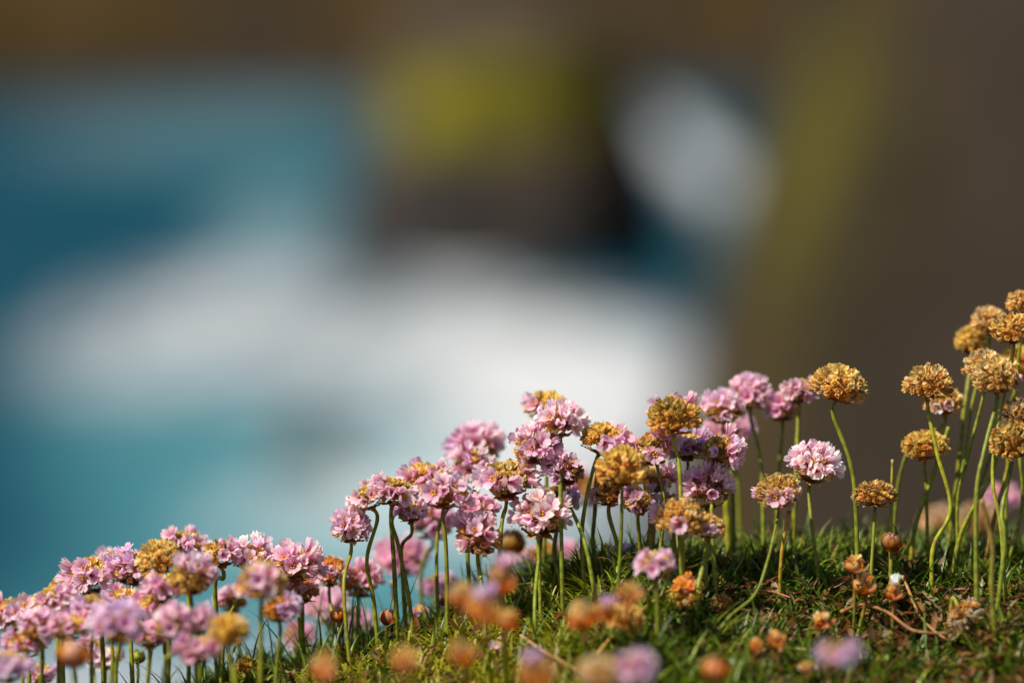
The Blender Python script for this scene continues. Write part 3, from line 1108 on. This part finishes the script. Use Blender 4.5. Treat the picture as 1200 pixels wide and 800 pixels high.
B(386, 673, 50, .035, 'brown head with one pink petal, touching the full pink one on its right', dry=.75, bias=DN, colour=RUSSET)
B(420, 684, 54, .05, 'dusky pink and tan head at the right end of the brown one', dry=.35, bias=RT, tint=ROSE, colour=RUSSET)
B(385, 714, 56, .13, 'blurred pink head with an orange middle behind the grass bud', dry=.3, bias=LT, colour=GOLD)
B(418, 730, 48, .13, 'blurred mauve head right of the orange middled blurred one', tint=LAV)
B(350, 748, 46, .12, 'blurred salmon pink head low behind the dark stem', dry=.3, bias=RT, colour=RUSSET, tint=ROSE)
flower('bud', 397, 720, 22, .0, 'tiny bud with pale curled petals just above the grass edge', colour=(1.3, 1.0, .5), path=[(400, 745), (402, 790)])
flower('bud', 457, 722, 25, .01, 'closed reddish brown egg shaped bud above the grass edge', colour=(1.0, .7, .7), path=[(457, 745), (458, 780)], tilt=10)
flower('husk', 461, 684, 12, .07, 'thin stalk with a small bare brown tip behind the paired stems', dry=1)
# ---- middle drift
B(411, 621, 50, .0, 'compact round pink head, lowest left of the middle drift', dry=.25, bias=UP, colour=STRAW, path=[(403, 650), (403, 690), (412, 750)], red=1, nod=6)
B(432, 584, 50, .0, 'pale pink head leaning left at the left end of the middle drift', tilt=-22, path=[(436, 615), (430, 655), (438, 705), (445, 750)], tint=PALE)
B(461, 578, 56, -.005, 'pink head showing one open yellow eyed floret, left part of the middle drift', tilt=6, path=[(459, 612), (461, 650), (464, 705), (467, 740)], red=.9, nod=2)
B(500, 561, 62, .02, 'feathery pink head rising above the straw domed one in the middle drift', path=[(461, 604), (467, 640), (480, 705), (487, 735)])
B(521, 579, 62, -.012, 'straw coloured dome with a collar of pink petals and one white petal', dry=.62, bias=(0, -.8, -.9), colour=(.46, .29, .075), path=[(522, 605), (523, 650), (525, 700)], tilt=4, red=.3)
B(482, 601, 42, .01, 'small shaded pink head tucked left under the straw coloured dome', dry=.2, tint=LAV, path=[(476, 620), (471, 640), (472, 680), (478, 720)])
B(507, 613, 58, .08, 'soft pink head with a brown base, behind the stems under the straw coloured dome', tint=ROSE, dry=.15, bias=UP, path=[(499, 650), (493, 685), (500, 730)], red=1)
B(472, 657, 66, .12, 'large blurred pink head behind the paired stems left of centre', dry=.15, bias=LT, tint=ROSE)
B(514, 690, 48, .10, 'blurred purple pink head low behind the stems right of the large blurred one', tint=(0.8, .72, .95))
B(491, 716, 24, .05, 'tiny blurred pink head at the grass edge left of the blurred tan husks', tint=LAV, npet=9)
B(558, 527, 66, .07, 'soft pink head with an orange middle at the back of the middle drift', dry=.2, bias=UL, colour=GOLD)
B(554, 549, 56, .04, 'golden middled head with dark eyed pink florets beneath, at the back of the middle drift', dry=.55, bias=DN, colour=(.52, .30, .06), path=[(522, 600), (512, 640), (514, 720)])
B(593, 563, 72, .0, 'widest sharp pink head with fresh open veined florets, centre of the middle drift', path=[(592, 595), (587, 625), (583, 700)], red=.8, nod=10, tint=(1.03, 1.06, 1.04))
B(626, 526, 60, .0, 'sharp pink head with cup shaped florets above the widest one', dry=.1, bias=RT, nod=14, tilt=6)
B(640, 480, 56, .045, 'golden capped head at the top of the middle drift, pink on its left', dry=.78, bias=DL, colour=(.50, .30, .06))
B(657, 497, 58, .0, 'pink and white head with an orange base, just below the golden capped top one', dry=.2, bias=FR, tint=PALE, path=[(657, 530), (657, 580), (660, 690)], red=1, nod=-2)
B(662, 553, 54, .0, 'knobbly pink head with a tan centre and an open yellow eyed floret on its left', dry=.45, bias=LT, colour=PINKT, path=[(663, 580), (680, 620), (690, 655), (702, 700)], nod=10)
B(634, 608, 66, -.005, 'pink head with a big star shaped floret facing the camera, under the widest one', dry=.1, bias=FR, path=[(625, 645), (627, 700), (628, 752)], db=-.12, nod=16, tint=PALE, red=.2)
B(655, 585, 46, .02, 'pale shaded pink head behind the star floret one', tint=LAV, path=[(661, 620), (650, 650), (668, 700)])
B(708, 517, 66, .0, 'broad head with a golden centre, pink at both ends, right of the middle summit', dry=.64, bias=(.5, .1, -.5), colour=(.50, .28, .06), tilt=22, path=[(692, 552), (687, 585), (682, 630), (686, 700)], red=1, nod=2)
H(729, 552, 60, -.03, 'sharp golden brown globe with no petals in front of the middle drift', colour=(.43, .265, .055), path=[(729, 580), (728, 630), (722, 710)], nod=4, red=.1)
H(714, 580, 42, .01, 'small russet head tucked under the golden brown globe', colour=RUSSET, npet=3, bias=LT, path=[(727, 605), (725, 650), (716, 700)])
B(748, 588, 46, .0, 'shaded mauve head with a wide open floret under the golden brown globe', tint=(.78, .76, .82), nod=20, path=[(750, 640), (752, 700)])
B(769, 563, 50, .02, 'light pink head between the golden globe and the dark stemmed one', tint=PALE)
B(765, 527, 62, .0, 'pink head with a large flat floret facing left, under the gold dome with pink crown', tilt=-14, nod=8, path=[(775, 560), (778, 600), (765, 690)], red=1)
B(790, 491, 62, -.012, 'gold dome crowned with a few pink petals, tallest of the right part of the drift', dry=.72, bias=(0, .9, .15), colour=(.47, .28, .055), path=[(791, 515), (797, 560), (802, 690)], nod=4, red=.9, npet=6)
B(806, 524, 54, .012, 'shaded mauve head squeezed behind the gold dome, with curled petals', tint=(.80, .76, .90))
B(845, 530, 58, .0, 'olive brown head with white edged pink petals on its right side', dry=.6, bias=RT, colour=OLIVE, tilt=14, path=[(836, 560), (834, 600), (842, 690)])
B(848, 482, 56, .05, 'softly blurred head with an orange tan centre and pink petals at the top', dry=.45, bias=UP, colour=GOLD, path=[(857, 505), (858, 560), (860, 680)], red=1)
B(880, 464, 54, .06, 'softly blurred pink head, highest right of the middle drift', dry=.2, bias=UP, path=[(883, 490), (892, 550), (896, 680)])
B(857, 506, 56, .10, 'blurred dusky pink head behind the orange tan centred one', tint=ROSE)
B(936, 460, 44, .05, 'blurred gold topped head with two pink petals, beside the tilted dry one', dry=.62, bias=DN, colour=(.5, .3, .08), path=[(937, 490), (933, 545), (928, 680)], red=.1)
B(917, 481, 44, .06, 'blurred dusky salmon head under the gold topped one', dry=.45, bias=UL, colour=PINKT, tint=ROSE, path=[(916, 505), (913, 550), (908, 680)], red=.9)
H(983, 455, 62, .0, 'tilted dry golden head standing alone on a tall green stem', colour=(.46, .29, .085), tilt=14, nod=-4, path=[(992, 490), (996, 540), (1003, 595), (1006, 690)], red=.15)
B(953, 549, 60, .01, 'fresh lilac pink head with spread petals, right of the dry dome', tilt=10, dry=.1, bias=UP, path=[(949, 580), (952, 620), (964, 690)], red=.2, tint=PALE, nod=0)
B(912, 578, 56, -.01, 'dry tan dome with pink petals low on both sides, on a long bent stem', dry=.8, bias=(0, -.2, -.8), colour=(.42, .26, .075), path=[(911, 606), (900, 655), (884, 697), (850, 728), (815, 762)], db=-.19, red=.2, thick=.62)
H(1025, 580, 46, .0, 'small russet dry head shaped like a button, left of the leaning stems', colour=(.38, .20, .055), path=[(1022, 605), (1017, 680)], red=.1, flat=.7, nod=-2)
# ---- right drift, all gone to seed
H(1088, 451, 54, .0, 'dry golden head on a wavy stem, left one of the right drift', colour=(.47, .29, .085), path=[(1094, 480), (1098, 530), (1114, 596), (1093, 645), (1094, 710)], red=.3)
H(1106, 472, 44, .04, 'dry head with two whitish pink petals behind the golden one on the wavy stem', colour=(.45, .28, .10), npet=2, bias=DN, path=[(1094, 502), (1070, 520), (1054, 560), (1048, 620), (1048, 690)], tint=PALE)
H(1084, 524, 50, .03, 'flat topped dry golden head low under the pair at the left of the right drift', colour=(.50, .30, .06), path=[(1084, 550), (1086, 590), (1087, 690)], red=.7, flat=.75)
H(1159, 378, 44, .05, 'dry golden head upper left of the sharp one at the right edge', colour=STRAW, path=[(1157, 405), (1140, 470), (1130, 540), (1120, 590), (1122, 700)])
H(1139, 402, 40, .06, 'dry yellow brown head, leftmost of the high right cluster', colour=(.46, .29, .06), path=[(1136, 425), (1130, 480), (1122, 560), (1106, 690)])
H(1187, 389, 50, .0, 'sharp dry golden head near the right edge, above the paired lower ones', colour=(.47, .29, .075), path=[(1181, 420), (1166, 520), (1164, 570), (1173, 620), (1181, 700)])
H(1198, 356, 34, .03, 'dry orange head cut by the right edge, topmost of all', colour=(.50, .28, .09), path=[(1196, 400), (1187, 480), (1180, 560), (1178, 690)])
H(1154, 432, 44, .02, 'pale dry head left of the ragged straw one in the right cluster', colour=STRAW, path=[(1145, 455), (1133, 540), (1122, 590), (1124, 700)])
H(1168, 445, 52, -.012, 'dry head with ragged straw petals, in front of the pale one in the right cluster', colour=(.46, .30, .11), path=[(1158, 470), (1153, 530), (1144, 590), (1146, 720)], npet=1, bias=DR, tint=(.9, .7, .8))
H(1192, 428, 44, .05, 'yellow dry head at the right edge, behind the ragged straw one', colour=(.48, .30, .05), path=[(1190, 460), (1172, 500), (1152, 560), (1118, 690)])
H(1186, 519, 54, -.012, 'sharp dry golden head at the right edge, lowest of the right drift', colour=(.46, .29, .07), path=[(1176, 548), (1174, 600), (1177, 640), (1164, 720)])
H(1194, 490, 44, .02, 'dark grey brown dry head cut by the right edge, on top of the lowest one', colour=(.22, .13, .07), path=[(1196, 545), (1198, 590), (1184, 650), (1166, 730)])


# ---- headless stalks and straws (tubes with their own ends)
def stalk(name, pts, r, cols, label, cat='stem', group=None, taper=0.9):
    base = pts[0]
    line = catmull([p - base for p in pts], 30)
    n = len(line)
    cs = [np.array(cols[0]) + (np.array(cols[1]) - np.array(cols[0])) * (i / (n - 1)) for i in range(n)]
    vs, fs, cc = sweep(line, [r * (1 - (1 - taper) * i / (n - 1)) * (1 + .08 * math.sin(i * 1.3)) for i in range(n)], cs, 8)
    o = link(name, mesh(name, vs, fs, STEM, cc))
    o.location = base
    return tag(o, label, cat, group)


def standing(pix, d, r, cols, label, name='flower_stalk'):
    D = FOCUS + d
    pts = [at(u, v, D) for u, v in pix]
    pts[0].z = gz(pts[0].x, pts[0].y) - 0.003
    stalk(name, pts, r, cols, label)


standing([(1043, 690), (1044, 620), (1046, 538)], .0, .0008, [G1, G1 * .6 + TAN * .4], 'headless green stalk with a tan tip beside the button shaped dry head')
standing([(913, 690), (916, 650), (925, 598)], -.01, .0009, [G1, (.40, .15, .02)], 'headless stalk with an orange tip right under the dry tan dome')
standing([(852, 690), (853, 640), (850, 560)], .05, .0019, [G1 * 1.2, G1], 'thick pale green stalk behind the pink head with white side petals')
standing([(1170, 750), (1162, 690), (1163, 640), (1150, 585)], -.05, .0012, [G2, TAN * .7], 'brownish bent stalk rising from the turf at far right')
standing([(1112, 690), (1128, 620), (1160, 560), (1176, 500)], .02, .0011, [G1, G2], 'green stalk leaning right behind the right drift')
standing([(1066, 690), (1072, 620), (1092, 560), (1112, 500)], .03, .0011, [G1, G2], 'green stalk leaning right toward the dry head with whitish petals')
standing([(1150, 690), (1162, 620), (1178, 560), (1186, 520)], .03, .0010, [TAN * .6, G1], 'yellow brown stalk behind the lowest dry head at the right edge')
standing([(707, 720), (695, 640), (697, 600), (700, 540)], .02, .0010, [G2, G2 * .9], 'dark green stalk behind the broad gold centred head')
standing([(770, 690), (763, 640), (762, 600)], .01, .0012, [G1, TAN], 'short stalk with a brown top beneath the shaded mauve head')


def lying(pix, r, cols, label, lift=0.006, cat='twig', name='dry_twig'):
    pts = []
    for u, v in pix:
        h_ = hit(u, v)
        if h_ is None:
            h_ = at(u, v, 1.5)
        pts.append(Vector((h_.x, h_.y, gz(h_.x, h_.y) + lift)))
    return stalk(name, pts, r * 0.72, cols, label, cat, taper=.5)


lying([(700, 775), (725, 745), (765, 713), (800, 690), (816, 681)], .0011, [(.42, .24, .05), (.48, .30, .07)], 'straw yellow stalk leaning across the turf to the orange withered flower', .010)
lying([(985, 741), (1010, 736), (1040, 742), (1070, 758), (1112, 764)], .0013, [(.30, .13, .04), (.22, .10, .03)], 'arched reddish brown twig lying on the turf at lower right', .015)
lying([(1058, 693), (1070, 715), (1078, 735), (1095, 752), (1112, 764)], .0010, [(.34, .20, .07), (.30, .16, .06)], 'pale brown twig slanting down from the white tufted husk', .012)
lying([(868, 706), (890, 705), (908, 708), (926, 711)], .0009, [(.20, .14, .03), (.30, .08, .03)], 'thin red tipped stalk lying flat in the turf right of the bent stem', .012)
lying([(885, 775), (905, 767), (930, 768), (955, 772)], .0010, [(.40, .28, .13), (.30, .18, .08)], 'pale thin twig lying beside the twin brown husks', .010)
lying([(610, 752), (640, 770), (670, 790), (690, 806)], .0010, [(.30, .17, .06), (.24, .12, .04)], 'blurred brown twig in the mossy foreground left of the bottom husks', .010)

# ---- buds and husks on the turf
flower('bud', 1045, 634, 26, 'g', 'dark brown closed bud on a short stalk at the turf crest, under the headless stalk', colour=(.7, .55, .5), path=[(1045, 660), (1044, 715)], db=-.05)
flower('husk', 1002, 662, 30, 'g', 'upper one of two stacked tan husks near the crest at right', dry=1, colour=(1.2, 1.0, .8), path=[(1004, 690), (999, 738)], db=-.04)
flower('husk', 1013, 685, 32, 'g', 'lower one of two stacked tan husks, on a reddish stalk', dry=1, colour=(1.2, 1.0, .8), path=[(1008, 710), (999, 740)], db=-.05)
flower('husk', 963, 727, 28, 'g', 'reddish brown toothed husk alone left of the arched twig', dry=1, colour=(1.1, .75, .6), path=[(962, 745), (962, 772)], db=-.03)
flower('husk', 887, 756, 24, 'g', 'left one of twin orange brown husks at lower right', dry=1, colour=(1.2, .8, .5), path=[(887, 772), (886, 790)], db=-.02, tilt=8)
flower('husk', 909, 749, 26, 'g', 'right one of twin orange brown husks at lower right, the taller', dry=1, colour=(1.3, .95, .5), path=[(909, 770), (908, 790)], db=-.02)
flower('husk', 1047, 694, 24, 'g', 'orange husk with a white tuft on a red stalk in the right turf', npet=3, dry=.5, colour=(1.3, .9, .6), tint=(1.1, 1.5, 1.3), path=[(1046, 715), (1044, 745)], db=-.03)
H(1130, 722, 44, 'g', 'whitish withered head lying upside down in the turf at right', colour=(.44, .36, .24), tilt=150, nod=40, path=[(1118, 712), (1112, 740)], db=.0, red=.4)
H(804, 697, 42, 'g', 'orange withered flower with crumpled petals lying in the turf under the centre right heads', colour=(.62, .30, .04), npet=7, bias=UP, tint=(1.0, .62, .10), nod=25, path=[(806, 715), (808, 725)], db=.0)
H(845, 708, 26, 'g', 'small dull orange crumpled head in the shade right of the orange withered flower', colour=(.40, .17, .04), nod=30, path=[(846, 716), (847, 725)], db=.0)
H(699, 676, 34, .02, 'brown nodding head on a sharply bent orange brown stalk', colour=RUSSET, tilt=150, nod=10, path=[(703, 662), (693, 632), (690, 700)], red=1)
B(769, 664, 48, 'g', 'fresh pink head on a short stalk low before the turf, right of the tan husks', path=[(770, 700), (772, 755)], db=-.04, tint=(1.05, 1.02, 1.08), nod=-2, red=.8)
B(737, 663, 58, .03, 'small flowered lilac head low behind two green stems', tint=LAV, dry=.25, bias=FR, nod=18)
B(797, 608, 56, -.03, 'gold brown head with pinkish base, left of two joined under the pink white sided one', dry=.85, bias=DL, colour=(.48, .27, .065), npet=3, path=[(797, 640), (800, 690), (808, 720)], db=-.04, red=.9, thick=1.15)
B(829, 619, 42, -.028, 'small brown head with one lilac petal, right of two joined', dry=.8, bias=FR, npet=3, colour=(.40, .22, .08), tint=LAV, path=[(823, 650), (818, 690), (812, 740)], db=-.06, red=.9)
B(828, 577, 66, .0, 'wide pink head with white petals on its right side and an orange base', dry=.1, bias=UP, path=[(826, 605), (826, 650), (832, 690)], red=1, nod=-6, tint=(1.04, 1.06, 1.04))
B(789, 590, 36, .012, 'small bright pink head peeping out left of the wide white sided one', tint=(1, .9, 1))
B(560, 631, 62, -.012, 'pink head with fresh florets on top and knobbly buds below, under the middle drift', dry=.5, bias=UP, colour=PINKT, path=[(560, 660), (567, 700), (570, 740)], db=-.02, nod=12, red=.3)
B(560, 602, 44, .02, 'small deep pink head behind the knobbly budded one', tint=ROSE, dry=.15, path=[(548, 640), (555, 700)])
flower('bud', 598, 634, 34, .08, 'blurred dark olive brown bud between two pink heads in the middle drift', colour=(.7, .65, .4))
B(690, 575, 64, .15, 'large blurred rose pink head behind the middle stems', tint=ROSE)
B(660, 662, 54, .15, 'blurred salmon pink head low behind the centre stems', tint=ROSE, dry=.2, bias=UP, colour=RUSSET)
B(612, 655, 44, .15, 'blurred pink head low between the bud and the star floret one', tint=LAV)
H(640, 650, 32, .12, 'blurred brown head low behind the star floret stem', colour=RUSSET)
flower('husk', 588, 680, 42, -.15, 'blurred orange cup with pink petals standing out of it, foreground left of centre', colour=(1.4, .75, .45), npet=4, dry=.3, tint=ROSE, path=[(590, 730), (592, 790)], db=-.02)
flower('husk', 540, 698, 40, -.17, 'blurred tan goblet shaped husk, left of the foreground trio', dry=1, colour=(1.5, 1.1, .7), path=[(543, 740), (546, 800)], db=-.02)
flower('husk', 568, 716, 44, -.18, 'blurred tan husk with a pink tip, middle of the foreground trio', npet=2, dry=.5, tint=LAV, colour=(1.4, 1.1, .75), path=[(572, 750), (577, 800)], db=-.01)
flower('husk', 594, 726, 30, -.16, 'blurred low golden husk right behind the foreground trio', dry=1, colour=(1.4, .9, .4), path=[(594, 750), (594, 790)], db=-.01)
flower('husk', 475, 773, 38, -.20, 'round blurred tan husk over the yellow green moss, left of two', dry=1, colour=(1.5, 1.15, .8), path=[(476, 800), (477, 830)], db=-.01)
flower('husk', 541, 766, 36, -.20, 'round blurred tan husk over the yellow green moss, right of two', dry=1, colour=(1.4, 1.0, .75), path=[(541, 795), (541, 830)], db=-.01)
flower('husk', 380, 782, 36, -.19, 'blurred pinkish tan husk at the bottom edge, left of the moss', dry=1, colour=(1.5, 1.15, .95), path=[(380, 810), (380, 850)], db=-.01)
flower('husk', 683, 722, 40, -.14, 'blurred orange tan husk, left of a joined pair in the foreground', dry=1, colour=(1.5, 1.0, .6), path=[(688, 750), (691, 790)], db=-.02, tilt=-6)
flower('husk', 708, 717, 36, -.14, 'blurred tan husk with one lilac petal, right of a joined pair in the foreground', npet=2, dry=.5, tint=LAV, colour=(1.4, 1.0, .65), path=[(698, 750), (693, 790)], db=-.02, tilt=6)
H(733, 726, 40, 'g', 'straw coloured husky head where the straw yellow stalk starts', colour=(.50, .28, .06), path=[(738, 750), (744, 780)], db=-.02)
flower('husk', 738, 695, 34, -.15, 'blurred tan husk above the straw coloured husky head', dry=1, colour=(1.4, 1.05, .75), path=[(742, 735), (746, 790)], db=-.02)
flower('husk', 628, 789, 46, -.21, 'blurred tan husk with a mauve side at the bottom edge under the centre', npet=2, dry=.5, tint=LAV, colour=(1.5, 1.2, .85), path=[(628, 830), (628, 850)], db=-.01)
H(702, 790, 46, -.21, 'blurred tan head at the bottom edge touching the blurred lilac one', colour=(.52, .34, .20), path=[(702, 830), (702, 850)], db=-.01)
B(746, 785, 50, -.21, 'blurred lilac head at the bottom edge right of centre', tint=LAV, path=[(746, 830), (746, 850)], db=-.01, dry=.2, colour=STRAW)
flower('bud', 838, 782, 32, -.19, 'blurred brown bud with a lilac tip at the bottom edge', colour=(1.3, .9, .75), path=[(838, 810), (838, 840)], db=-.01)
B(982, 768, 46, -.20, 'large blurred lilac head at the bottom edge on the right', tint=LAV, path=[(984, 810), (985, 850)], db=-.01)
B(583, 757, 18, 'g', 'little cluster of pale pink buds nestling in the foreground turf', tint=PALE, npet=8, path=[(583, 765), (583, 775)], db=0)
B(946, 782, 20, 'g', 'tiny whitish bud cluster in the leaf litter at lower right', tint=PALE, npet=6, path=[(946, 790), (946, 800)], db=0)
# ---- out of focus behind the crest at right
B(1057, 648, 26, .12, 'blurred pale pink head peeping over the crest beside the dark brown bud', tint=PALE, npet=12)
B(1082, 656, 24, .12, 'blurred whitish pink head at the crest behind the wavy stem', tint=PALE, npet=12)
B(1034, 652, 20, .12, 'tiny blurred salmon head at the crest left of the dark brown bud', tint=ROSE, npet=10)
H(1102, 614, 50, .20, 'blurred tan head behind the right stems, left one of two', colour=(.46, .30, .18))
H(1146, 616, 54, .20, 'blurred tan head behind the right stems, right one of two', colour=(.44, .28, .16))
B(1176, 585, 44, .16, 'blurred salmon head high behind the dense stems at the right edge', dry=.4, tint=ROSE, colour=PINKT)
B(937, 648, 16, .07, 'tiny pale bud showing over the crest between the tall stems', tint=PALE, npet=7)
B(806, 655, 18, .07, 'tiny salmon head at the crest under the small brown head with one lilac petal', tint=ROSE, npet=8)
B(832, 662, 14, .05, 'tiny white flower at the crest behind the thick stems', tint=(1.2, 1.8, 1.4), npet=6)


# ---- low leafy plants in the turf
LEAFY = uv_ramp_mat('small_leaf', [(0, (.06, .12, .01)), (.6, (.10, .19, .018)), (1, (.15, .22, .03))], rough=.45, spec=.4, transl=.25, vary=.2, tinted=True)
LEAFM = bract_mesh(R(62), R(96), 5.0, 3.0, 31, False)
LEAFM.materials.clear()
LEAFM.materials.append(LEAFY)


def leafy(u, v, size, label, tint=(1, 1, 1), n=26):
    h_ = hit(u, v)
    if h_ is None:
        return
    root = link('leafy_plant', None)
    root.location = h_
    tag(root, label, 'plant')
    rs = random.Random(u)
    vs, fs, cs = sweep([Vector((0, 0, -.002)), Vector((.0005, 0, .004)), Vector((0, .0005, .010))], [.0006] * 3, [G2] * 3, 6)
    link('stem', mesh('stem', vs, fs, STEM, cs), root)
    for k in range(n):
        a = k * 2.4
        t = k / n
        M = Matrix.Translation((rs.uniform(-1, 1) * .006 * size, rs.uniform(-1, 1) * .005 * size, .004 + .008 * t)) @ Matrix.Rotation(a, 4, 'Z') @ Matrix.Rotation(rs.uniform(-.5, .2), 4, 'Y') @ Matrix.Scale(size * rs.uniform(.6, 1.0), 4)
        o = link('leaf', LEAFM, root, M)
        o.color = (*[c_ * rs.uniform(.8, 1.2) for c_ in tint], 1)


leafy(1182, 752, 1.0, 'yellow green rosette of small rounded leaves at lower right', (1.6, 1.25, .8), 34)
leafy(1160, 776, .9, 'brownish green rosette of small leaves under the yellow green one', (1.5, .9, .8))
leafy(716, 752, .8, 'bright green small leaved plant right of the joined tan husks', (1.2, 1.2, 1))
leafy(795, 735, .7, 'bright green small leaved plant under the orange withered flower', (1.4, 1.3, 1))
leafy(860, 786, .9, 'green small leaved plant at the bottom beside the lilac tipped bud', (1.1, 1.2, 1))
leafy(1090, 705, .6, 'tiny light green leaf cluster in the turf left of the upside down head', (1.2, 1.3, 1), 14)
